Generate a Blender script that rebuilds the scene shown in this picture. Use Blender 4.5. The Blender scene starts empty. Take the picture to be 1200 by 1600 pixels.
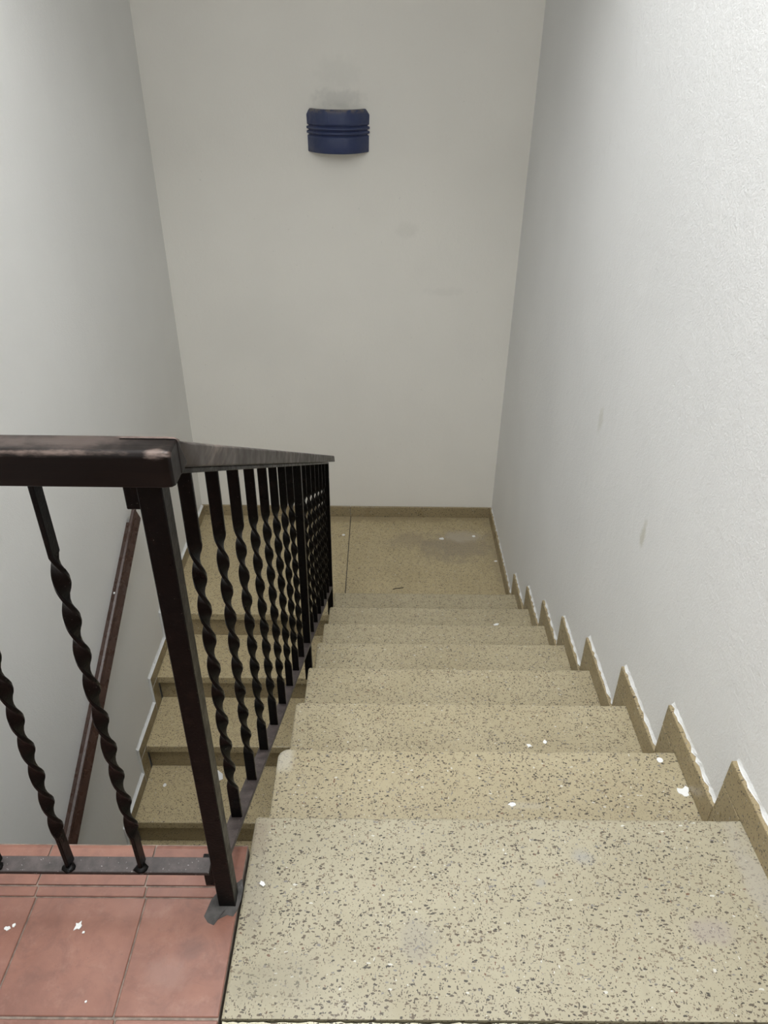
import bpy, bmesh, math, random
from mathutils import Vector, Matrix, noise as mnoise
C = bpy.context.scene
COL = C.collection
random.seed(7)

# ------------------------------------------------------------------ camera
F, PITCH, YAW, ROLL = 1143.1, 0.5680, 0.0062, 0.0137
fw = Vector((math.sin(YAW)*math.cos(PITCH), math.cos(YAW)*math.cos(PITCH), -math.sin(PITCH)))
rt = Vector((math.cos(YAW), -math.sin(YAW), 0)); up = rt.cross(fw)
rt2 = rt*math.cos(ROLL)+up*math.sin(ROLL); up2 = -rt*math.sin(ROLL)+up*math.cos(ROLL)
cam = bpy.data.objects.new('camera', bpy.data.cameras.new('camera')); COL.objects.link(cam)
m = Matrix.Identity(4)
for i, v in enumerate((rt2, up2, -fw)):
    for j in range(3): m[j][i] = v[j]
m.translation = (-0.0702, 0, 1.1981)
cam.matrix_world = m
cam.data.sensor_fit = 'VERTICAL'; cam.data.sensor_height = 36; cam.data.lens = F/1600*36
cam.data.clip_start = 0.02
C.camera = cam

# ------------------------------------------------------------------ light and exposure
C.view_settings.view_transform = 'Standard'; C.view_settings.look = 'None'
C.view_settings.gamma = 1; C.view_settings.use_curve_mapping = False
C.view_settings.exposure = 0.0
w = bpy.data.worlds.new('world'); C.world = w; w.use_nodes = True
w.node_tree.nodes['Background'].inputs[0].default_value = (0.75, 0.86, 1, 1)
w.node_tree.nodes['Background'].inputs[1].default_value = 1.0
def area(name, loc, rot, sx, sy, power, col):
    l = bpy.data.lights.new(name, 'AREA'); l.shape = 'RECTANGLE'; l.size = sx; l.size_y = sy
    l.energy = power; l.color = col
    o = bpy.data.objects.new(name, l); COL.objects.link(o); o.location = loc; o.rotation_euler = rot
    return o
area('skylight_daylight', (-0.36, 1.00, 4.18), (0, 0, 0), 1.4, 2.4, 120, (0.97, 0.985, 1.0))     # daylight through the skylight over the landing
area('rear_fill_light', (-0.35, -2.3, 3.0), (math.radians(72), 0, 0), 1.2, 1.3, 38, (0.92, 0.97, 1.0))   # added fill from high behind the camera to brighten the far walls

# ------------------------------------------------------------------ measured sizes
R_, H_ = 0.29, 0.1587
XR, XL, XW, XWL, YB = 0.6062, -0.2949, 0.6175, -1.1692, 3.8236
W_, S_ = 0.0809, 0.0663
DY = [0.0097, -0.0078, -0.0077, 0.0082, 0.0038, -0.003, -0.0022, -0.001]
DZ = [-0.0109, 0.0048, 0.0017, -0.0106, -0.0076, -0.0055, -0.0029, 0.0038]
YN = [0.8317+k*R_+DY[k] for k in range(8)]
ZN = [-k*H_+DZ[k] for k in range(8)] + [-8*H_]
ZL = -8*H_
E_ = 2.8805
REAR, TOP, LOW = -2.4, 4.2, -16*H_
NL2 = 8

# ------------------------------------------------------------------ materials
def mat(name):
    m = bpy.data.materials.new(name); m.use_nodes = True
    nt = m.node_tree; return m, nt, nt.nodes['Principled BSDF']
class N:
    def __init__(s, nt): s.nt = nt
    def n(s, t, **k):
        o = s.nt.nodes.new(t)
        for a, b in k.items(): setattr(o, a, b)
        return o
    def l(s, a, b): s.nt.links.new(a, b)
    def pos(s): return s.n('ShaderNodeNewGeometry').outputs['Position']
    def noise(s, vec, scale, detail=3, rough=.5, dist=0, out='Fac'):
        o = s.n('ShaderNodeTexNoise'); o.inputs['Scale'].default_value = scale; o.inputs['Detail'].default_value = detail
        o.inputs['Roughness'].default_value = rough; o.inputs['Distortion'].default_value = dist
        if vec is not None: s.l(vec, o.inputs['Vector'])
        return o.outputs[out]
    def scalev(s, vec, v, rot=0):
        o = s.n('ShaderNodeMapping'); s.l(vec, o.inputs[0]); o.inputs['Scale'].default_value = v; o.inputs['Rotation'].default_value = (0, 0, rot); return o.outputs[0]
    def math(s, op, a, b=None, c=None, clamp=False):
        o = s.n('ShaderNodeMath', operation=op, use_clamp=clamp)
        for i, x in enumerate((a, b, c)):
            if x is None: continue
            if isinstance(x, (int, float)): o.inputs[i].default_value = x
            else: s.l(x, o.inputs[i])
        return o.outputs[0]
    def ss(s, x, a, b, lo=0, hi=1):
        o = s.n('ShaderNodeMapRange', interpolation_type='SMOOTHSTEP')
        s.l(x, o.inputs[0]); o.inputs[1].default_value = a; o.inputs[2].default_value = b
        o.inputs[3].default_value = lo; o.inputs[4].default_value = hi; return o.outputs[0]
    def mix(s, f, a, b, mode='MIX'):
        o = s.n('ShaderNodeMix', data_type='RGBA', blend_type=mode)
        if isinstance(f, (int, float)): o.inputs[0].default_value = f
        else: s.l(f, o.inputs[0])
        for i, x in ((6, a), (7, b)):
            if isinstance(x, tuple): o.inputs[i].default_value = (*x, 1)
            else: s.l(x, o.inputs[i])
        return o.outputs[2]
    def ramp(s, x, pts, const=False):
        o = s.n('ShaderNodeValToRGB'); s.l(x, o.inputs[0]); cr = o.color_ramp
        if const: cr.interpolation = 'CONSTANT'
        cr.elements[0].position = pts[0][0]; cr.elements[0].color = (*pts[0][1], 1)
        cr.elements[1].position = pts[-1][0]; cr.elements[1].color = (*pts[-1][1], 1)
        for p, c in pts[1:-1]:
            e = cr.elements.new(p); e.color = (*c, 1)
        return o.outputs[0]
    def blob(s, vec, c, r, nz=None, amt=.5):
        """soft spot of dirt or wear around point c with radii r"""
        mp = s.n('ShaderNodeVectorMath', operation='SUBTRACT'); s.l(vec, mp.inputs[0]); mp.inputs[1].default_value = c
        d = s.n('ShaderNodeVectorMath', operation='DIVIDE'); s.l(mp.outputs[0], d.inputs[0]); d.inputs[1].default_value = r
        ln = s.n('ShaderNodeVectorMath', operation='LENGTH'); s.l(d.outputs[0], ln.inputs[0])
        x = ln.outputs['Value']
        if nz is not None: x = s.math('ADD', x, s.math('MULTIPLY', s.math('SUBTRACT', nz, .5), amt*2))
        return s.ss(x, .3, 1.0, 1, 0)
    def bump(s, h, strength, dist, bsdf, normal=None):
        o = s.n('ShaderNodeBump'); o.inputs['Strength'].default_value = strength; o.inputs['Distance'].default_value = dist
        s.l(h, o.inputs['Height'])
        if normal is not None: s.l(normal, o.inputs['Normal'])
        if bsdf is not None: s.l(o.outputs[0], bsdf.inputs['Normal'])
        return o.outputs[0]

def plaster(name, col, marks=(), bumpd=.0022, rough=.75):
    m, nt, b = mat(name); k = N(nt); p = k.pos()
    big = k.noise(p, 1.7, 3)
    c = k.mix(k.ss(big, .3, .75), tuple(x*.97 for x in col), tuple(min(1, x*1.02) for x in col))
    sp = k.noise(p, 60, 2)
    c = k.mix(k.ss(sp, .74, .8), c, tuple(x*.9 for x in col))
    nz = k.noise(p, 22, 4, .6)
    for (cc, r, dark, amt) in marks:
        f = k.math('MULTIPLY', k.blob(p, cc, r, nz, .7), amt)
        c = k.mix(f, c, dark)
    k.l(c, b.inputs['Base Color']); b.inputs['Roughness'].default_value = rough
    b.inputs['Specular IOR Level'].default_value = .35
    fine = k.noise(p, 190, 3, .6)
    mid = k.noise(k.scalev(p, (1, 1, .75)), 34, 3, .55, .6)
    tro = k.ss(k.noise(p, 9, 3, .5, 1.4), .5, .62)
    h = k.math('ADD', k.math('MULTIPLY', fine, .45), k.math('ADD', k.math('MULTIPLY', mid, .5), k.math('MULTIPLY', tro, .07)))
    k.bump(h, .7, bumpd, b)
    return m
M_right = plaster('plaster_right', (.785, .785, .775),
    [((.6175, 1.58, .125), (.05, .022, .06), (.50, .48, .38), .55), ((.6175, 2.09, .217), (.05, .03, .055), (.55, .54, .45), .35),
     ((.6175, 1.0, .16), (.05, .10, .03), (.74, .74, .73), .4), ((.6175, 1.25, -.06), (.05, .3, .05), (.76, .76, .75), .3)], .0036)
M_left = plaster('plaster_left', (.82, .815, .79))
M_back = plaster('plaster_back', (.83, .80, .735),
    [((-.28, 3.82, .99), (.15, .06, .05), (.50, .49, .45), .4), ((-.28, 3.82, 1.09), (.13, .06, .10), (.6, .59, .54), .2),
     ((.05, 3.82, .42), (.09, .06, .05), (.72, .70, .64), .4), ((.25, 3.82, .12), (.15, .05, .03), (.72, .70, .64), .3)], .0016)
M_ceil = plaster('plaster_ceiling', (.80, .79, .76))
M_paint = plaster('white_paint', (.70, .70, .68), bumpd=.004)

def terrazzo(name, base, base2, marks=(), dens=1.0, rough=.42, bright=1.0, extra=None):
    m, nt, b = mat(name); k = N(nt); p = k.pos()
    wob = k.noise(p, 220, 2, out='Color')
    vm = k.n('ShaderNodeVectorMath', operation='MULTIPLY_ADD'); k.l(wob, vm.inputs[0]); vm.inputs[1].default_value = (.004,)*3; k.l(p, vm.inputs[2])
    pw = vm.outputs[0]
    c = k.mix(k.ss(k.noise(p, 3.2, 4, .6), .3, .7), base, base2)
    c = k.mix(k.ss(k.noise(p, 45, 3), .45, .75, 0, .35), c, tuple(x*.80 for x in base))
    chips_mask = None
    for sc, t, size, metric, ax, rot in ((430, 1-.38*dens, .44, 'MANHATTAN', (1, .75, 1), .3), (270, 1-.24*dens, .48, 'MANHATTAN', (1.3, .55, 1), .7), (250, 1-.24*dens, .44, 'EUCLIDEAN', (.6, 1.3, 1), .35),
                                 (150, 1-.20*dens, .42, 'MANHATTAN', (1, 1.3, 1), -.6)):
        v = k.n('ShaderNodeTexVoronoi', distance=metric); v.inputs['Scale'].default_value = sc
        k.l(k.scalev(pw, ax, rot), v.inputs['Vector'])
        sep = k.n('ShaderNodeSeparateColor'); k.l(v.outputs['Color'], sep.inputs[0])
        szr = k.math('MULTIPLY', k.math('ADD', sep.outputs[1], .45), size)
        f = k.math('MULTIPLY', k.math('GREATER_THAN', sep.outputs[0], t), k.math('LESS_THAN', v.outputs['Distance'], szr))
        cc = k.ramp(sep.outputs[2], [(0, (.028, .023, .02)), (.16, (.065, .05, .036)), (.40, (.105, .078, .052)), (.66, (.17, .132, .092)),
                                     (.86, (.13, .06, .035)), (.89, (.17, .16, .15)), (.975, (.55, .53, .47))], True)
        c = k.mix(k.math('MULTIPLY', f, .9), c, cc)
    nz = k.noise(p, 14, 4, .65)
    for (q, r, dark, amt) in marks:
        f = k.math('MULTIPLY', k.blob(p, q, r, nz, .8), amt)
        c = k.mix(f, c, dark)
    k.l(c, b.inputs['Base Color'])
    k.l(k.ss(k.noise(p, 9, 4), .3, .7, rough-.08, rough+.16), b.inputs['Roughness'])
    b.inputs['Specular IOR Level'].default_value = .4
    k.bump(k.noise(p, 260, 2), .35, .0006, b)
    return m
MK = [
     ((-.28, .80, 0), (.035, .05, .03), (.22, .18, .13), .7), ((-.27, .70, 0), (.03, .10, .03), (.26, .23, .18), .4),
     ((-.22, .55, 0), (.10, .05, .03), (.27, .24, .17), .45), ((.47, .636, 0), (.05, .03, .03), (.29, .245, .225), .5),
     ((.292, .763, 0), (.03, .022, .03), (.27, .27, .27), .5), ((.21, .715, 0), (.015, .012, .03), (.27, .27, .27), .4),
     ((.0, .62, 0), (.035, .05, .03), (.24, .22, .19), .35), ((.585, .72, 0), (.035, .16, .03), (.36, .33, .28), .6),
     ((.24, .97, -.155), (.06, .012, .03), (.45, .42, .36), .25),
     ((-.28, 1.08, -.155), (.03, .05, .03), (.52, .49, .42), .5)]
M_terr = terrazzo('terrazzo', (.372, .335, .238), (.325, .288, .197), MK)
M_terr_mid = terrazzo('terrazzo_warm', (.405, .348, .226), (.36, .305, .192), MK)
M_terr_low = terrazzo('terrazzo_lower', (.475, .388, .226), (.42, .342, .196),
    [((.38, 3.50, ZL), (.27, .20, .03), (.24, .20, .15), .62), ((.42, 3.60, ZL), (.14, .08, .03), (.46, .40, .31), .6),
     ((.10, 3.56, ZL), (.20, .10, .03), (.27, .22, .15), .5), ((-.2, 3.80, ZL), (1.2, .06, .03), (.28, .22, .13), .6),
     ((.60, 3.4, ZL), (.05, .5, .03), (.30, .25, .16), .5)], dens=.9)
M_skirt = terrazzo('terrazzo_skirting', (.345, .275, .158), (.30, .238, .135), dens=.75, rough=.35)
M_chip = terrazzo('terrazzo_chippings', (.66, .62, .46), (.50, .46, .34), dens=1.3, rough=.6)

def tilemat(name):
    m, nt, b = mat(name); k = N(nt); p = k.pos()
    oi = k.n('ShaderNodeObjectInfo')
    c = k.mix(k.ss(k.noise(p, 7, 4, .6), .3, .7), (.30, .140, .098), (.19, .082, .057))
    c = k.mix(k.ss(k.noise(p, 19, 5, .75, .8), .45, .72, 0, .5), c, (.14, .066, .050))
    c = k.mix(k.ss(k.noise(p, 30, 5, .7), .5, .75, 0, .45), c, (.36, .20, .155))
    c = k.mix(k.ss(oi.outputs['Random'], 0, 1, 0, .3), c, (.21, .092, .068))
    c = k.mix(k.ss(k.noise(p, 160, 3), .70, .76, 0, .7), c, (.16, .09, .07))
    nz = k.noise(p, 30, 4, .65)
    for (q, r, d, a) in [((-.36, .60, 0), (.03, .025, .03), (.16, .08, .062), .5),
                         ((-.39, .56, 0), (.05, .03, .03), (.32, .20, .165), .35)]:
        c = k.mix(k.math('MULTIPLY', k.blob(p, q, r, nz, .8), a), c, d)
    k.l(c, b.inputs['Base Color'])
    k.l(k.ss(k.noise(p, 12, 4), .3, .7, .32, .55), b.inputs['Roughness'])
    k.bump(k.noise(p, 70, 4, .6), .4, .0009, b)
    return m
M_tile = tilemat('red_cement_tile')

def simple(name, col, rough=.6, bumps=None, spec=.5, var=.15, metal=0, nscale=20):
    m, nt, b = mat(name); k = N(nt); p = k.pos()
    c = k.mix(k.ss(k.noise(p, nscale, 4, .6), .3, .7), tuple(x*(1-var) for x in col), tuple(min(1, x*(1+var)) for x in col))
    k.l(c, b.inputs['Base Color']); b.inputs['Roughness'].default_value = rough
    b.inputs['Specular IOR Level'].default_value = spec; b.inputs['Metallic'].default_value = metal
    if bumps: k.bump(k.noise(p, bumps[0], 3, .6), .5, bumps[1], b)
    return m
M_grout = simple('grout', (.24, .19, .155), .95, (90, .002), var=.35, nscale=60)
M_mortar = simple('mortar', (.075, .070, .066), .9, (110, .003), var=.3, nscale=50)
M_core = simple('rough_concrete', (.40, .36, .28), .9, (40, .003))
M_dark = simple('rear_darkening', (.06, .045, .035), .6)  # made-up dark finish behind the camera, keeps the railing's front reflections dark
M_flake = simple('white_flake', (.80, .80, .78), .6, (80, .0006), var=.05)
M_twig = simple('dry_twig', (.06, .045, .03), .8)

def iron():
    m, nt, b = mat('black_iron'); k = N(nt); p = k.pos()
    c = k.mix(k.ss(k.noise(p, 60, 4, .7), .5, .72), (.0028, .0022, .0020), (.008, .005, .004))
    sp = k.ss(k.noise(p, 420, 2), .72, .76)
    c = k.mix(k.math('MULTIPLY', sp, .35), c, (.30, .28, .26))
    k.l(c, b.inputs['Base Color']); k.l(k.ss(k.noise(p, 40, 3), .3, .7, .27, .42), b.inputs['Roughness'])
    b.inputs['Specular IOR Level'].default_value = .12
    k.bump(k.noise(p, 220, 3, .6), .5, .0008, b)
    return m
M_iron = iron()
def iron_flat():
    m, nt, b = mat('dusty_iron'); k = N(nt); p = k.pos()
    geo = k.n('ShaderNodeNewGeometry'); sep = k.n('ShaderNodeSeparateXYZ'); k.l(geo.outputs['Normal'], sep.inputs[0])
    dust = k.math('MULTIPLY', k.ss(sep.outputs[2], .5, .85), k.ss(k.noise(p, 35, 5, .7), .25, .75, .15, .9))
    c = k.mix(dust, (.016, .012, .011), (.095, .075, .070))
    c = k.mix(k.math('MULTIPLY', k.ss(k.noise(p, 300, 2), .70, .74), .5), c, (.55, .52, .5))
    k.l(c, b.inputs['Base Color']); b.inputs['Roughness'].default_value = .5
    k.bump(k.noise(p, 200, 3, .6), .5, .0008, b)
    return m
M_ironf = iron_flat()

def wood(name, c1, c2, along, rough=.33, wear=()):
    m, nt, b = mat(name); k = N(nt); p = k.pos()
    st = {'x': (3, 60, 60), 'y': (60, 3.5, 40)}[along]
    g = k.noise(k.scalev(p, st), 1.0, 5, .65, .4)
    c = k.mix(k.ss(g, .3, .72), c1, c2)
    nz = k.noise(k.scalev(p, (14, 26, 60) if along == 'x' else (40, 9, 60)), 1, 5, .7)
    for (q, r, col, a) in wear:
        c = k.mix(k.math('MULTIPLY', k.blob(p, q, r, nz, 1.1), a), c, col)
    k.l(c, b.inputs['Base Color'])
    k.l(k.ss(k.noise(p, 25, 4), .3, .7, rough-.05, rough+.14), b.inputs['Roughness'])
    b.inputs['Specular IOR Level'].default_value = .14; b.inputs['Coat Weight'].default_value = .03; b.inputs['Coat Roughness'].default_value = .3
    k.bump(g, .35, .0008, b)
    return m
M_rail = wood('dark_varnished_wood', (.0045, .0027, .0022), (.011, .0065, .005), 'x', wear=[
    ((-.47, .639, .855), (.24, .0045, .005), (.17, .125, .105), .85), ((-.295, .640, .854), (.017, .006, .007), (.22, .165, .14), .75),
    ((-.40, .66, .86), (.12, .03, .006), (.10, .075, .065), .6), ((-.30, .672, .858), (.05, .008, .006), (.22, .16, .14), .7)])
M_rail2 = wood('grey_sheen_wood', (.046, .038, .033), (.072, .061, .054), 'y', .40, wear=[  # grey of reflected light put into the brown varnish's base colour
    ((-.30, .90, .735), (.02, .22, .12), (.33, .27, .23), .45), ((-.30, 1.5, .42), (.02, .5, .25), (.26, .22, .19), .3)])
M_wrail = wood('red_brown_wood', (.038, .019, .013), (.056, .029, .020), 'y', .25)
M_wrail.node_tree.nodes['Principled BSDF'].inputs['Specular IOR Level'].default_value = .45

def blue():
    m, nt, b = mat('blue_glaze'); k = N(nt); p = k.pos()
    c = k.mix(k.ss(k.noise(p, 18, 4, .6), .3, .7), (.036, .050, .115), (.026, .038, .108))
    sep = k.n('ShaderNodeSeparateXYZ'); k.l(p, sep.inputs[0])
    top = k.math('MULTIPLY', k.ss(sep.outputs[2], .930, .954), k.ss(k.noise(p, 60, 4), .35, .6))
    c = k.mix(k.math('MULTIPLY', top, .8), c, (.20, .17, .14))
    k.l(c, b.inputs['Base Color']); k.l(k.ss(k.noise(p, 30, 4), .3, .7, .35, .6), b.inputs['Roughness'])
    k.bump(k.noise(p, 120, 3, .6), .5, .0012, b)
    return m
M_blue = blue()
M_lampin = simple('lamp_inside', (.62, .60, .54), .8)

# ------------------------------------------------------------------ mesh helpers
def link(name, bm, mats, parent=None, smooth=False):
    me = bpy.data.meshes.new(name)
    bmesh.ops.recalc_face_normals(bm, faces=bm.faces)
    bm.to_mesh(me); bm.free()
    for q in (mats if isinstance(mats, (list, tuple)) else [mats]): me.materials.append(q)
    if smooth:
        for f in me.polygons: f.use_smooth = True
    o = bpy.data.objects.new(name, me); COL.objects.link(o)
    if parent is not None: o.parent = parent
    return o
def box(x0, x1, y0, y1, z0, z1, bev=0, seg=2):
    bm = bmesh.new(); bmesh.ops.create_cube(bm, size=1)
    bmesh.ops.transform(bm, verts=bm.verts, matrix=Matrix.Translation(((x0+x1)/2, (y0+y1)/2, (z0+z1)/2)) @ Matrix.Diagonal((x1-x0, y1-y0, z1-z0, 1)))
    if bev: bmesh.ops.bevel(bm, geom=bm.edges[:], offset=bev, segments=seg, affect='EDGES', profile=.5)
    return bm
def prism(poly, axis, a, b, bev=0, seg=1):
    """extrude a closed polygon (pairs in the two other axes) along an axis from a to b"""
    bm = bmesh.new()
    def P(u, v, t):
        return (t, u, v) if axis == 'x' else (u, t, v) if axis == 'y' else (u, v, t)
    A = [bm.verts.new(P(u, v, a)) for u, v in poly]; B = [bm.verts.new(P(u, v, b)) for u, v in poly]
    n = len(poly)
    bm.faces.new(A); bm.faces.new(B[::-1])
    for i in range(n): bm.faces.new((A[i], A[(i+1) % n], B[(i+1) % n], B[i]))
    if bev: bmesh.ops.bevel(bm, geom=bm.edges[:], offset=bev, segments=seg, affect='EDGES', profile=.5)
    return bm
def empty(name, loc, label=None, cat=None, kind=None, group=None):
    o = bpy.data.objects.new(name, None); COL.objects.link(o); o.location = loc; o.empty_display_size = .05
    if label: o['label'] = label
    if cat: o['category'] = cat
    if kind: o['kind'] = kind
    if group: o['group'] = group
    bpy.context.view_layer.update()
    return o
def part(name, bm, mats, parent, smooth=False, label=None):
    """bm is in world coordinates; shift it to the parent's origin"""
    if parent is not None: bmesh.ops.translate(bm, verts=bm.verts, vec=-Vector(parent.location))
    o = link(name, bm, mats, parent, smooth)
    if label: o['label'] = label
    if 'handrail' in name:
        wn = o.modifiers.new('weighted_normals', 'WEIGHTED_NORMAL'); wn.weight = 100
    return o
def struct(name, bm, mats):
    o = link(name, bm, mats); o['kind'] = 'structure'; return o

# ------------------------------------------------------------------ shell
struct('wall_right', box(XW, XW+.15, REAR-.15, YB+.15, LOW-.2, TOP+.1), M_right)
struct('wall_left', box(XWL-.15, XWL, REAR-.15, YB+.15, LOW-.2, TOP+.1), M_left)
struct('wall_back', box(XWL, XW, YB, YB+.15, LOW-.2, TOP+.1), M_back)
# unseen rear wall, darkened for the railing's reflections, with an added opening for the fill
bm = bmesh.new()
for a in ((XWL, -.95, LOW-.2, TOP+.1), (.25, XW, LOW-.2, TOP+.1), (-.95, .25, LOW-.2, 2.35), (-.95, .25, 3.65, TOP+.1)):
    t = box(a[0], a[1], REAR-.15, REAR, a[2], a[3]); me = bpy.data.meshes.new('t'); t.to_mesh(me); t.free(); bm.from_mesh(me)
struct('wall_rear', bm, M_dark)
win = bmesh.new()
for a in ((-.95, -.90, 2.35, 3.65), (.20, .25, 2.35, 3.65), (-.90, .20, 2.35, 2.40), (-.90, .20, 3.60, 3.65), (-.37, -.33, 2.40, 3.60)):
    t = box(a[0], a[1], REAR-.10, REAR-.05, a[2], a[3]); me = bpy.data.meshes.new('t'); t.to_mesh(me); t.free(); win.from_mesh(me)
struct('fill_window_1', win, M_paint)  # unseen frame added around the fill light's opening
# ceiling over the flights and a skylight well above the landing
struct('ceiling', box(XWL, XW, 2.30, YB, 2.04, TOP+.1), M_ceil)
bm = bmesh.new()
for a in ((XWL, -1.08, REAR, 2.30), (.36, XW, REAR, 2.30), (-1.08, .36, REAR, -.22), (-1.08, .36, 2.22, 2.30)):
    t = box(a[0], a[1], a[2], a[3], TOP, TOP+.1); me = bpy.data.meshes.new('t'); t.to_mesh(me); t.free(); bm.from_mesh(me)
struct('ceiling', bm, M_ceil)

# ------------------------------------------------------------------ upper landing floor of tiles
fl = empty('floor', (-.7, .4, 0), kind='structure')
part('floor_slab', box(XWL, -.2985, REAR, .776, -.16, -.003), M_grout, fl)
part('floor_slab', box(-.2985, XW, REAR, .484, -.16, -.0045), M_grout, fl)
part('stair_core_wall', box(XWL, -.2985, .70, .768, LOW, -.16), M_left, fl)
def tile(x0, x1, y0, y1, dz=0):
    g = .0012
    b_ = box(x0+g, x1-g, y0+g, y1-g, -.012, dz, .0012, 1)
    part('tile', b_, M_tile, fl)
XJ = [-1.169, -.998, -.816, -.634, -.452, -.2975]
for i in range(5):
    x0, x1 = XJ[i], XJ[i+1]
    o = .008 if 0 < i else 0; o1 = .008 if i < 4 else 0
    tile(x0, x1, .502, .680, random.uniform(-.0006, .0006))
    tile(x0-o*.5, x1-o1*.5, .680, .699, random.uniform(-.0006, .0006))
    # bullnosed edge tile
    pts = [(.701, -.012), (.701, 0)] + [(.779-.012+.012*math.sin(t), -.012+.012*math.cos(t)) for t in [0, .4, .8, 1.2, 1.57]] + [(.779, -.03), (.770, -.03), (.770, -.012)]
    part('tile', prism(pts, 'x', x0-o+.0016, x1-o1-.0016), M_tile, fl)
XJ2 = [-1.169, -.994, -.812, -.630, -.448, -.268, -.088, .092, .272, .452, .6175]
for j in range(6):
    y1 = .502-j*.1815 if j else .500
    for i in range(10):
        x0, x1 = XJ2[i], XJ2[i+1]
        yy = y1
        if j == 0 and x1 > -.26: yy = .4855
        if j == 0 and abs(x0+.448) < .001:
            tile(x0, -.2975, .321, yy); tile(-.2975, x1, .321, .4855); continue
        tile(x0, x1, .502-(j+1)*.1815, yy, random.uniform(-.0006, .0006))
# strip of loose chippings along the joint of the first stair slab
bm = bmesh.new()
rnd = random.Random(3)
x = -.29
verts_t = []; n = 120
for i in range(n+1):
    xx = -.292+i*(XR+.292)/n
    verts_t.append((bm.verts.new((xx, .4985-rnd.uniform(0, .0022), -.0015+rnd.uniform(-.001, .001))), bm.verts.new((xx, .4868+rnd.uniform(0, .0022), -.001+rnd.uniform(-.001, .001))),
                    bm.verts.new((xx, .4985, -.01)), bm.verts.new((xx, .4868, -.01))))
for a, b_ in zip(verts_t, verts_t[1:]):
    bm.faces.new((a[0], b_[0], b_[1], a[1])); bm.faces.new((a[2], b_[2], b_[0], a[0])); bm.faces.new((a[1], b_[1], b_[3], a[3]))
part('mortar_joint', bm, M_chip, fl, label='strip of broken cream chippings')
# cement patch round the foot of the newel post
def blobmesh(cx, cy, z, outline, thick, seed):
    bm = bmesh.new(); r_ = random.Random(seed); n = len(outline)
    top = [bm.verts.new((x, y, z+thick*.35)) for x, y in outline]
    bot = [bm.verts.new((cx+(x-cx)*1.04, cy+(y-cy)*1.04, z-.001)) for x, y in outline]
    inn = [bm.verts.new((cx+(x-cx)*.6, cy+(y-cy)*.6, z+thick*r_.uniform(.8, 1.1))) for x, y in outline]
    c = bm.verts.new((cx, cy, z+thick*1.1))
    for i in range(n):
        j = (i+1) % n
        bm.faces.new((bot[i], bot[j], top[j], top[i])); bm.faces.new((top[i], top[j], inn[j], inn[i])); bm.faces.new((inn[i], inn[j], c))
    return bm
part('mortar_patch', blobmesh(-.312, .668, 0, [(-.346, .662), (-.349, .650), (-.341, .640), (-.331, .636), (-.326, .645), (-.313, .652), (-.303, .650), (-.2985, .660),
     (-.295, .676), (-.294, .694), (-.299, .712), (-.305, .706), (-.318, .702), (-.335, .690), (-.343, .676)], .0035, 1), M_mortar, fl, True, label='grey cement patch')

# ------------------------------------------------------------------ flight going down ahead
OV, TH = .018, .038
s1 = empty('stair_flight', (.155, .5, 0), 'speckled cream terrazzo staircase going down ahead to the half landing', 'stairs')
def tread_bm(x0, x1, ya, yb_, za, zb, rl, seed, jag=.0012, flip=1, thick=TH):
    """slab from ya (rear) to yb_ (nosing); rl = radius of the open left corner"""
    r_ = random.Random(seed); n = 46
    bm = bmesh.new()
    pts = [(x1, ya), (x0, ya)]
    if rl:
        for i in range(6):
            t = i/5*math.pi/2
            pts.append((x0+rl*(1-math.cos(t)), yb_-flip*rl*(1-math.sin(t))))
    else: pts.append((x0, yb_))
    for i in range(1, n):
        pts.append((x0+rl+(x1-x0-rl)*i/n, yb_-flip*abs(r_.gauss(0, jag))))
    pts.append((x1, yb_))
    def z(y): return za+(zb-za)*((y-ya)/(yb_-ya))
    rings = []
    e = .005
    for off, dz in ((e, 0), (e*.3, -e*.3), (0, -e), (0, -thick+.003), (.003, -thick)):
        ring = []
        for (x, y) in pts:
            yy = y; xx = x
            if abs(y-ya) > .01: yy = y-flip*off
            if x <= x0+max(rl, .001): xx = x+off*(1 if rl else 0)
            ring.append(bm.verts.new((xx, yy, z(y)+dz)))
        rings.append(ring)
    m_ = len(pts)
    for a, b_ in zip(rings, rings[1:]):
        for i in range(m_):
            j = (i+1) % m_; bm.faces.new((a[i], a[j], b_[j], b_[i]))
    bm.faces.new(rings[0]); bm.faces.new(rings[-1][::-1])
    return bm
for k in range(8):
    ya = .5012 if k == 0 else YN[k-1]-OV
    za = 0 if k == 0 else ZN[k]
    part('tread', tread_bm(XL, XR, ya, YN[k], za, ZN[k], [.006, .022, .012, .006, .01, .006, .008, .006][k], 20+k), M_terr if k == 0 else M_terr_mid, s1,
         label='top terrazzo slab level with the landing' if k == 0 else None)
    part('riser', box(XL+.006, XR, YN[k]-OV-.022, YN[k]-OV, ZN[k+1]+.0005, ZN[k]-TH, .001, 1), M_skirt, s1)
# solid body under the flight
poly = [(.53, -TH)]
for k in range(8):
    poly += [(YN[k]-OV-.021, ZN[k]-TH-.001), (YN[k]-OV-.021, ZN[k+1]-TH-.001)]
poly += [(E_+.05, ZL-TH-.001), (E_+.05, ZL-.16), (YN[7]-.02, ZL-.16), (.53, -.19)]
poly[-4:] = [(YN[7]+.0, ZL-TH-.001), (YN[7]+.0, ZL-.16), (.53, -.22)]
part('stair_body', prism(poly, 'x', XL+.008, XR), M_core, s1)

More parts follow.
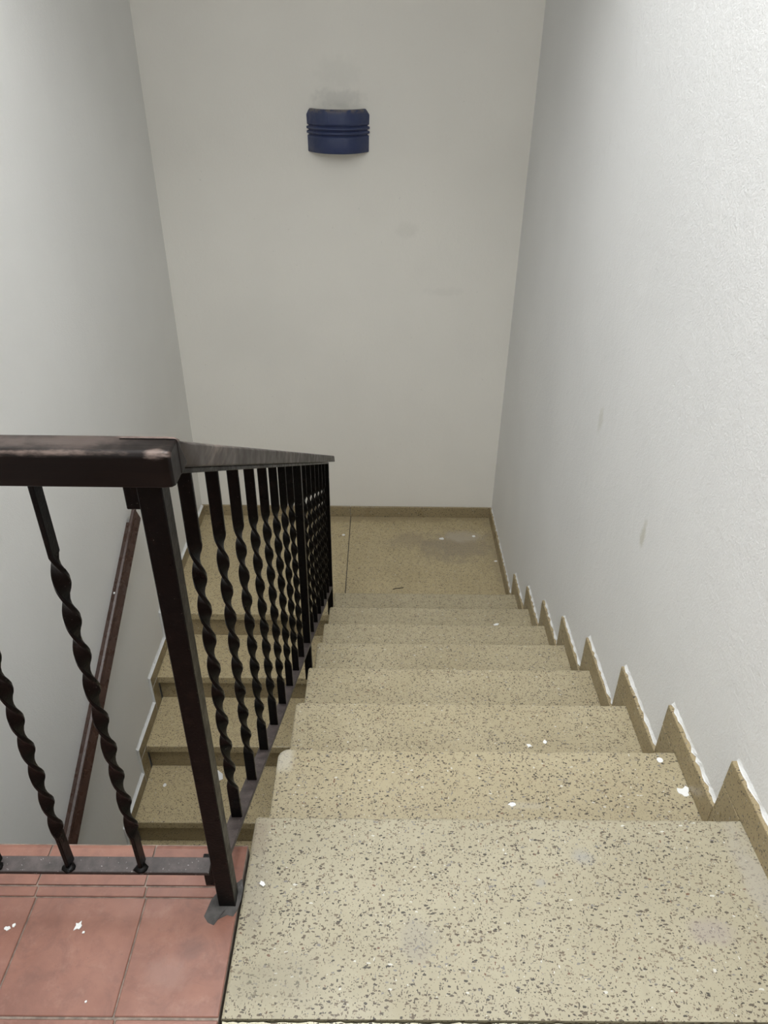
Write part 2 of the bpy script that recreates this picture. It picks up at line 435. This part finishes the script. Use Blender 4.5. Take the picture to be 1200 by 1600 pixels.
# ------------------------------------------------------------------ half landing
fl2 = empty('floor', (-.28, 3.3, ZL), kind='structure')
part('landing_slab', tread_bm(-.2500, XW-.001, YB, YN[7]-OV, ZL, ZL, 0, 50, .0, -1, .043), M_terr_low, fl2)
part('landing_slab', tread_bm(XWL+.001, -.2545, YB, E_, ZL, ZL, 0, 51, .0008, -1, .043), M_terr_low, fl2)
part('landing_slab', box(XWL, XW, E_+.03, YB, ZL-.18, ZL-.006), M_mortar, fl2)

# ------------------------------------------------------------------ flight going on down towards the camera, left
s2 = empty('stair_flight', (-.74, E_, ZL), 'lower terrazzo staircase turning back down on the left behind the iron railing', 'stairs')
X2R = -.305
for k in range(1, NL2):
    yn = E_-k*R_; z = ZL-k*H_
    part('tread', tread_bm(XWL+.0125, X2R, yn+R_+OV, yn, z, z, 0, 60+k, .0008, -1, .043), M_terr_low, s2)
for k in range(NL2):
    yn = E_-k*R_; z = ZL-k*H_
    part('riser', box(XWL+.0125, X2R-.003, yn+OV, yn+OV+.022, z-H_+.0005, z-.0435, .001, 1), M_skirt, s2)
poly = []
for k in range(NL2):
    yn = E_-k*R_; z = ZL-k*H_
    poly += [(yn+OV+.021, z-.045), (yn+OV+.021, z-H_-.045)]
poly = [(E_+.06, ZL-.19), ] + [(E_+OV+.021, ZL-.19)] + poly[1:] + [(E_-NL2*R_+.04, LOW-.1), (E_+.06, LOW-.1)]
part('stair_body', prism(poly, 'x', XWL+.0125, X2R-.004), M_core, s2)
struct('floor', box(XWL, XW, REAR, E_+.1, LOW-.2, LOW-.1+.1), M_terr_low)

# ------------------------------------------------------------------ skirtings
def skpiece(par, side, y0, y1, z0, z1, white_end=False):
    a, b_ = (XW-.0125, XW-.0005) if side > 0 else (XWL+.0005, XWL+.0125)
    bm = box(a, b_, min(y0, y1), max(y0, y1), z0, z1, .0012, 1)
    bm.faces.ensure_lookup_table(); bmesh.ops.recalc_face_normals(bm, faces=bm.faces)
    for f in bm.faces:
        if (white_end and f.normal.z > .5) or (white_end and abs(f.normal.y) > .5): f.material_index = 1
    return part('skirting_tile', bm, [M_skirt, M_paint], par)
def fillet(par, side, y0, y1, z, seed):
    """ragged white plaster bead on top of the skirting"""
    bm = bmesh.new(); r_ = random.Random(seed); n = max(3, int(abs(y1-y0)/.012)); L = []
    wx = XW if side > 0 else XWL; s = -side
    for i in range(n+1):
        y = y0+(y1-y0)*i/n
        d = (.0048 if side > 0 else .010)+r_.uniform(-.0035, .0035); h = .003+r_.uniform(-.002, .003)
        L.append([bm.verts.new((wx, y, z+h+.004)), bm.verts.new((wx+s*d*.6, y, z+h*.6)), bm.verts.new((wx+s*d, y, z+.0003)), bm.verts.new((wx, y, z-.001))])
    for a, b_ in zip(L, L[1:]):
        for i in range(4): bm.faces.new((a[i], b_[i], b_[(i+1) % 4], a[(i+1) % 4]))
    bm.faces.new(L[0]); bm.faces.new(L[-1][::-1])
    part('plaster_bead', bm, M_paint, par)
bbr = empty('baseboard_right', (XW-.006, .5, 0), kind='structure')
for k in range(8):
    ys = REAR if k == 0 else YN[k-1]+W_
    skpiece(bbr, 1, ys, YN[k]+W_, ZN[k]+.0015, ZN[k]+S_)
    skpiece(bbr, 1, YN[k]+.001, YN[k]+W_-.0005, ZN[k+1]+.0005, ZN[k]-.0008)
    fillet(bbr, 1, max(ys, -.3), YN[k]+W_, ZN[k]+S_, k)
skpiece(bbr, 1, YN[7]+W_, YB-.0125, ZL, ZL+.0715); fillet(bbr, 1, YN[7]+W_, YB, ZL+.0715, 30)
bbb = empty('baseboard_back', (0, YB-.006, ZL), kind='structure')
for x0, x1 in ((XWL+.0005, -.9), (-.9, -.255), (-.253, XW-.0005)):
    bm = box(x0, x1, YB-.0125, YB-.0005, ZL, ZL+.071, .0012, 1)
    part('skirting_tile', bm, [M_skirt, M_paint], bbb)
bbl = empty('baseboard_left', (XWL+.006, E_, ZL), kind='structure')
skpiece(bbl, -1, YB-.0125, E_-W_, ZL+.001, ZL+S_+.004, True); fillet(bbl, -1, YB-.013, E_-W_, ZL+S_+.004, 40)
for k in range(NL2):
    yn = E_-k*R_; z = ZL-k*H_
    if k: skpiece(bbl, -1, yn+R_-W_, yn-W_, z+.0015, z+S_, True); fillet(bbl, -1, yn+R_-W_, yn-W_, z+S_, 40+k)
    skpiece(bbl, -1, yn-.001, yn-W_+.0005, z-H_+.0005, z+.0005, True)

# ------------------------------------------------------------------ iron railing
SL = -.543
RX = -.318
def zbar(y): return .045+SL*(y-.80)
rail = empty('stair_railing', (-.3145, .678, 0), 'black wrought iron stair railing with twisted balusters and dark wooden handrail', 'railing')
part('newel_post', box(-.3285, -.3010, .664, .690, .0005, .812, .0012, 1), M_iron, rail)
part('bracket', box(-.345, -.328, .670, .688, .770, .811, .001, 1), M_iron, rail)
part('bracket', box(-.345, -.328, .670, .688, .052, .112, .001, 1), M_iron, rail)
# flat bars
part('flat_bar', box(XWL+.002, -.3285, .652, .678, .110, .118, .001, 1), M_ironf, rail, label='dusty lower flat bar on the landing side')
part('flat_bar', box(XWL+.002, -.30, .652, .678, .811, .818, .001, 1), M_iron, rail)
def slopebox(xa, xb, y0, y1, ztop, th, bev=.001, seg=1):
    bm = bmesh.new()
    return prism([(y0, ztop(y0)), (y1, ztop(y1)), (y1, ztop(y1)-th), (y0, ztop(y0)-th)], 'x', xa, xb, bev, seg)
part('flat_bar', slopebox(RX-.013, RX+.013, .690, 2.905, zbar, .009), M_ironf, rail, label='dusty sloping lower flat bar')
part('flat_bar', slopebox(RX-.013, RX+.013, .690, 2.905, lambda y: zbar(y)+.706, .008), M_iron, rail)
def post(y, wd, zb):
    part('post', prism([(y-wd/2, zb), (y+wd/2, zb), (y+wd/2, zbar(y+wd/2)+.70), (y-wd/2, zbar(y-wd/2)+.70)], 'x', RX-wd/2, RX+wd/2, .001), M_iron, rail)
post(1.895, .0245, zbar(1.895)-.17)
post(2.892, .0265, ZL+.0005)
def baluster_mesh(wx, wy, L=.703):
    bm = bmesh.new(); rings = []
    zs = [0, .04, .075]; n = 9*14
    t0, t1 = .078, .595
    zs = [(-.004, 0), (.04, 0)] + [(t0+(t1-t0)*i/n, -math.pi*9*i/n) for i in range(n+1)] + [(L-.04, -math.pi*9), (L, -math.pi*9)]
    for z, a in zs:
        c, s = math.cos(a), math.sin(a); cx, cy = wx/2, wy/2; b_ = .0012
        sec = [(cx-b_, cy), (-cx+b_, cy), (-cx, cy-b_), (-cx, -cy+b_), (-cx+b_, -cy), (cx-b_, -cy), (cx, -cy+b_), (cx, cy-b_)]
        rings.append([bm.verts.new((x*c-y*s, x*s+y*c, z)) for x, y in sec])
    for a, b_ in zip(rings, rings[1:]):
        for i in range(8): bm.faces.new((a[i], a[(i+1) % 8], b_[(i+1) % 8], b_[i]))
    bm.faces.new(rings[0]); bm.faces.new(rings[-1][::-1])
    bmesh.ops.recalc_face_normals(bm, faces=bm.faces)
    me = bpy.data.meshes.new('baluster'); bm.to_mesh(me); bm.free(); me.materials.append(M_iron)
    for f in me.polygons: f.use_smooth = True
    me.set_sharp_from_angle(angle=math.radians(38))
    return me
me1 = baluster_mesh(.0194, .0064); me2 = baluster_mesh(.0064, .0194)
weld_me = None
def weld(x, y, z):
    """little lump of weld at a bar's foot"""
    bm = bmesh.new(); r_ = random.Random(int(x*1000+y*977))
    bmesh.ops.create_icosphere(bm, subdivisions=2, radius=1)
    for v in bm.verts:
        v.co = Vector((v.co.x*.011, v.co.y*.009, v.co.z*.004))*(1+.25*mnoise.noise(v.co*2+Vector((x*50, y*50, 0))))+Vector((x, y, z))
    return bm
def bal(x, y, z, me):
    o = bpy.data.objects.new('baluster', me); COL.objects.link(o); o.parent = rail
    o.location = Vector((x, y, z))-rail.location
FY = [.802+.1325*i for i in range(8)] + [2.03+.1400*i for i in range(6)]
for i, y in enumerate(FY): bal(RX, y, zbar(y), me1)
for i in range(6):
    x = -.435-.112*i
    bal(x, .665, .118, me2)
    part('weld_bead', weld(x, .658, .119), M_iron, rail, True)
# wooden handrail
def rprof(w_, h_, r_):
    pts = []
    for cx, cz, a0 in ((w_/2-r_, h_/2-r_, 0), (-w_/2+r_, h_/2-r_, 90), (-w_/2+r_*.5, -h_/2+r_*.5, 180), (w_/2-r_*.5, -h_/2+r_*.5, 270)):
        rr = r_ if a0 < 180 else r_*.5
        for j in range(5):
            a = math.radians(a0+j*22.5); pts.append((cx+rr*math.cos(a), cz+rr*math.sin(a)))
    return pts
def railbm(path, w_, h_, r_, dirn, endround=None):
    """sweep the profile along x or y; path = list of (t, z, scale)"""
    bm = bmesh.new(); rings = []
    pr = rprof(w_, h_, r_)
    for t, z, sc, cc in path:
        rings.append([bm.verts.new((t, cc+a*sc, z+b_*sc) if dirn == 'x' else (cc+a*sc, t-.58*b_, z+b_*sc)) for a, b_ in pr])
    for a, b_ in zip(rings, rings[1:]):
        for i in range(len(pr)): bm.faces.new((a[i], a[(i+1) % len(pr)], b_[(i+1) % len(pr)], b_[i]))
    bm.faces.new(rings[0]); bm.faces.new(rings[-1][::-1])
    return bm
zc = .838
part('handrail', railbm([(XWL+.002, zc, 1, .656), (-.288, zc, 1, .656), (-.281, zc, .97, .656), (-.2775, zc, .90, .656)], .042, .041, .0075, 'x'), M_rail, rail, True, label='dark handrail over the landing with a worn front edge')
part('handrail_corner', prism([(.662, .8592), (.6665, .8592), (.6905, .8185), (.662, .8175)], 'x', -.3372, -.2765, .003, 2), M_rail, rail, False, label='worn corner block of the handrail')
def zh(y): return .8190+SL*(y-.708)
Y0 = .6805
pth = [(Y0, zh(Y0), 1, -.3060)]
for i in range(1, 30): pth.append((Y0+(2.985-Y0)*i/29, zh(Y0+(2.985-Y0)*i/29), 1, -.3060))
pth += [(2.996, zh(2.996), .95, -.3060), (3.006, zh(3.006), .82, -.3060), (3.011, zh(3.011), .55, -.306)]
part('handrail', railbm(pth, .044, .0465, .007, 'y'), M_rail2, rail, True, label='brown sloping handrail down the flight, grey sheen painted in')

# ------------------------------------------------------------------ wall handrail on the left
wr = empty('wall_handrail', (XWL, 1.7, -1.1), 'reddish brown wooden handrail fixed along the left wall above the lower flight', 'handrail')
def zt(y): return -.847+.530*(y-2.09)
def slopeprof(prof, y0, y1, cut=0):
    bm = bmesh.new(); A = []; B = []
    for d, z in prof:
        A.append(bm.verts.new((XWL+d, y0, zt(y0)+z))); yy = y1+cut*(z/.06); B.append(bm.verts.new((XWL+d, yy, zt(yy)+z)))
    n = len(prof)
    bm.faces.new(A); bm.faces.new(B[::-1])
    for i in range(n): bm.faces.new((A[i], A[(i+1) % n], B[(i+1) % n], B[i]))
    return bm
part('backing_strip', slopeprof([(0.0005, -.004), (.014, -.004), (.014, -.062), (.0005, -.062)], .55, 2.645), M_wrail, wr)
part('rail', slopeprof([(.014, .002), (.017, .003), (.0255, -.001), (.0265, -.004), (.028, .002), (.0305, .003), (.0325, -.001), (.0325, -.006), (.046, -.028), (.049, -.034), (.047, -.042), (.040, -.052), (.014, -.055)], .55, 2.70, .02), M_wrail, wr)
for y in (.9, 2.35):
    bm = bmesh.new(); bmesh.ops.create_uvsphere(bm, u_segments=10, v_segments=6, radius=.005)
    bmesh.ops.translate(bm, verts=bm.verts, vec=(XWL+.012, y, zt(y)-.001)); part('screw', bm, M_flake, wr, True)

# ------------------------------------------------------------------ blue wall lamp
lamp = empty('wall_lamp', (-.284, YB, .86), 'dark blue glazed ceramic wall lamp, curved with three grooves, on the far wall', 'lamp')
def lampshade():
    bm = bmesh.new(); nu = 40
    H = .180; zb = .772
    prof = []   # (height, outset)
    hs = [0, .004, .030, .060]
    def g(c):
        return [(c-.0045, 0), (c-.003, -.006), (c, -.009), (c+.003, -.006), (c+.0045, 0)]
    prof = [(0, -.003), (.003, 0), (.03, 0), (.06, 0)] + g(.074) + g(.0925) + g(.111) + [(.125, 0), (.15, .001), (.168, 0), (.176, -.003), (.180, -.008)]
    prof = [(h, o+.0035*(1 if .078 < h < .107 and o == 0 else 0)) for h, o in prof]
    outer = []; inner = []
    for h, o in prof:
        ro = []; ri = []
        for i in range(nu+1):
            t = -1+2*i/nu
            th = t*math.radians(90)
            a = .1425+o*.8+.0025*h/.18; d = .105+o
            e_ = 2/2.6
            cx = a*math.sin(th); cy = d*(1-abs(math.sin(th))**2.4)
            cut = 0
            zz = zb+h
            if h > .15: zz -= max(0, abs(math.sin(th))-.93)*.28*(h-.15)/.03
            ro.append(bm.verts.new((-.284+cx, YB-.001-cy, zz)))
            f = .93
            ri.append(bm.verts.new((-.284+cx*f, YB-.001-max(0, cy-.008), zz)))
        outer.append(ro); inner.append(ri)
    for G, m_ in ((outer, 0), (inner, 1)):
        for a, b_ in zip(G, G[1:]):
            for i in range(nu):
                f = bm.faces.new((a[i], a[i+1], b_[i+1], b_[i])); f.material_index = m_
    for idx in (0, -1):
        for i in range(nu): bm.faces.new((outer[idx][i], outer[idx][i+1], inner[idx][i+1], inner[idx][i]))
    return bm
part('lamp_shade', lampshade(), [M_blue, M_lampin], lamp, True)
part('lamp_holder', box(-.30, -.268, YB-.06, YB-.001, .82, .85, .004), M_lampin, lamp)
bm = bmesh.new(); bmesh.ops.create_uvsphere(bm, u_segments=16, v_segments=10, radius=.024)
bmesh.ops.transform(bm, verts=bm.verts, matrix=Matrix.Translation((-.284, YB-.045, .875)) @ Matrix.Diagonal((1, 1, 1.25, 1)))
part('bulb', bm, M_flake, lamp, True)

# ------------------------------------------------------------------ paint flakes and litter
def flake(x, y, z, r, seed, label, sx=1, sy=1, rot=0, jag=.35, n=11, th=.0012, grp=None, name='paint_flake', cat='paint flake', mt=None):
    r_ = random.Random(seed); bm = bmesh.new(); T = []; B = []
    for i in range(n):
        a = 2*math.pi*i/n; q = r*(1+r_.uniform(-jag, jag))
        px, py = q*math.cos(a)*sx, q*math.sin(a)*sy
        px, py = px*math.cos(rot)-py*math.sin(rot), px*math.sin(rot)+py*math.cos(rot)
        T.append(bm.verts.new((px, py, th))); B.append(bm.verts.new((px*1.03, py*1.03, 0)))
    bm.faces.new(T); bm.faces.new(B[::-1])
    for i in range(n): bm.faces.new((B[i], B[(i+1) % n], T[(i+1) % n], T[i]))
    o = link(name, bm, mt or M_flake); o.location = (x, y, z+.0002)
    o['label'] = label; o['category'] = cat
    if grp: o['group'] = grp
    return o
flake(.566, 1.090, ZN[1], .0068, 1, 'round white paint drop at right end of the second tread', jag=.08, n=16)
flake(.592, 1.008, ZN[1], .0115, 2, 'jagged white paint flake beside the right skirting on the second tread', 1, 1.0, .6, .42, 13)
flake(.318, 1.262, ZN[2], .0065, 3, 'left flake of the white pair at the front of the third tread', 1, .8, .3, .5)
flake(.362, 1.276, ZN[2], .0062, 4, 'right flake of the white pair at the front of the third tread', .8, 1, .3, .4)
flake(.215, .972, ZN[1], .0055, 5, 'small white paint flake at rear edge of the second tread', 1.3, .7, .2, .4)
flake(.447, 2.459, ZN[6]+.0, .0085, 6, 'small white paint flake at the right on a far lower tread', 1.3, .8, .2, .4)
flake(-.263, .706, -.003, .005, 7, 'tiny white flake at left side of the top terrazzo slab', .8, 1.2, .9, .3)
flake(-.548, .632, 0, .0062, 8, 'largest white flake on the red tiles', 1, .9, .7, .45)
flake(-.536, .622, 0, .0022, 9, 'tiny white speck just beside the largest flake on the red tiles', 1, .9, .7, .3)
flake(-.659, .627, 0, .0045, 10, 'white flake on the left red tile, the more leftward of two', 1, .8, .1, .4)
flake(-.651, .632, 0, .0028, 11, 'tiny white flake on the left red tile, right of a larger one', 1, 1, .1, .3)
flake(-.498, .522, 0, .0016, 12, 'tiny white speck on the middle red tile near its front joint', 1, 1, .1, .3)
flake(-1.070, 2.206, ZL-3*H_, .009, 13, 'small white flake near left wall on the lowest visible tread', 1, 1, .1, .3)
flake(-.823, 2.262, ZL-3*H_, .026, 14, 'torn scrap of white paper on lower flight behind the newel post', .8, 1.2, .6, .25, 5, .0015, name='paper_scrap', cat='paper')
flake(-1.115, 3.384, ZL, .009, 15, 'white speck near left wall on the half landing', 1, 1, .1, .3)
flake(-.287, 3.607, ZL, .0095, 16, 'white speck left of the joint on the half landing', 1, 1, .1, .3)
flake(.296, 3.577, ZL, .011, 17, 'white speck left of the dark stain on the half landing', 1.2, 1, .1, .3)
flake(.490, 3.607, ZL, .010, 18, 'white speck right of the dark stain on the half landing', 1, 1, .1, .3)
flake(.590, 3.358, ZL, .0085, 19, 'white speck beside the right skirting on the half landing', 1, .8, .1, .3)
flake(-.245, 1.78, ZN[4], .008, 20, 'small white flake at left end of the fifth tread beside the railing', 1, 1.2, .4, .4)
bm = bmesh.new()
pts = [(-.028, -.006), (-.01, .001), (.01, .003), (.03, .009)]
L = []
for x, y in pts: L.append([bm.verts.new((x, y+a, b_)) for a, b_ in ((-.0025, 0), (0, .004), (.0025, 0))])
for a, b_ in zip(L, L[1:]):
    for i in range(3): bm.faces.new((a[i], a[(i+1) % 3], b_[(i+1) % 3], b_[i]))
bm.faces.new(L[0]); bm.faces.new(L[-1][::-1])
tw = link('twig', bm, M_twig); tw.location = (.03, 3.10, ZL+.0003); tw['label'] = 'short dark twig on the half landing near the bottom step'; tw['category'] = 'twig'
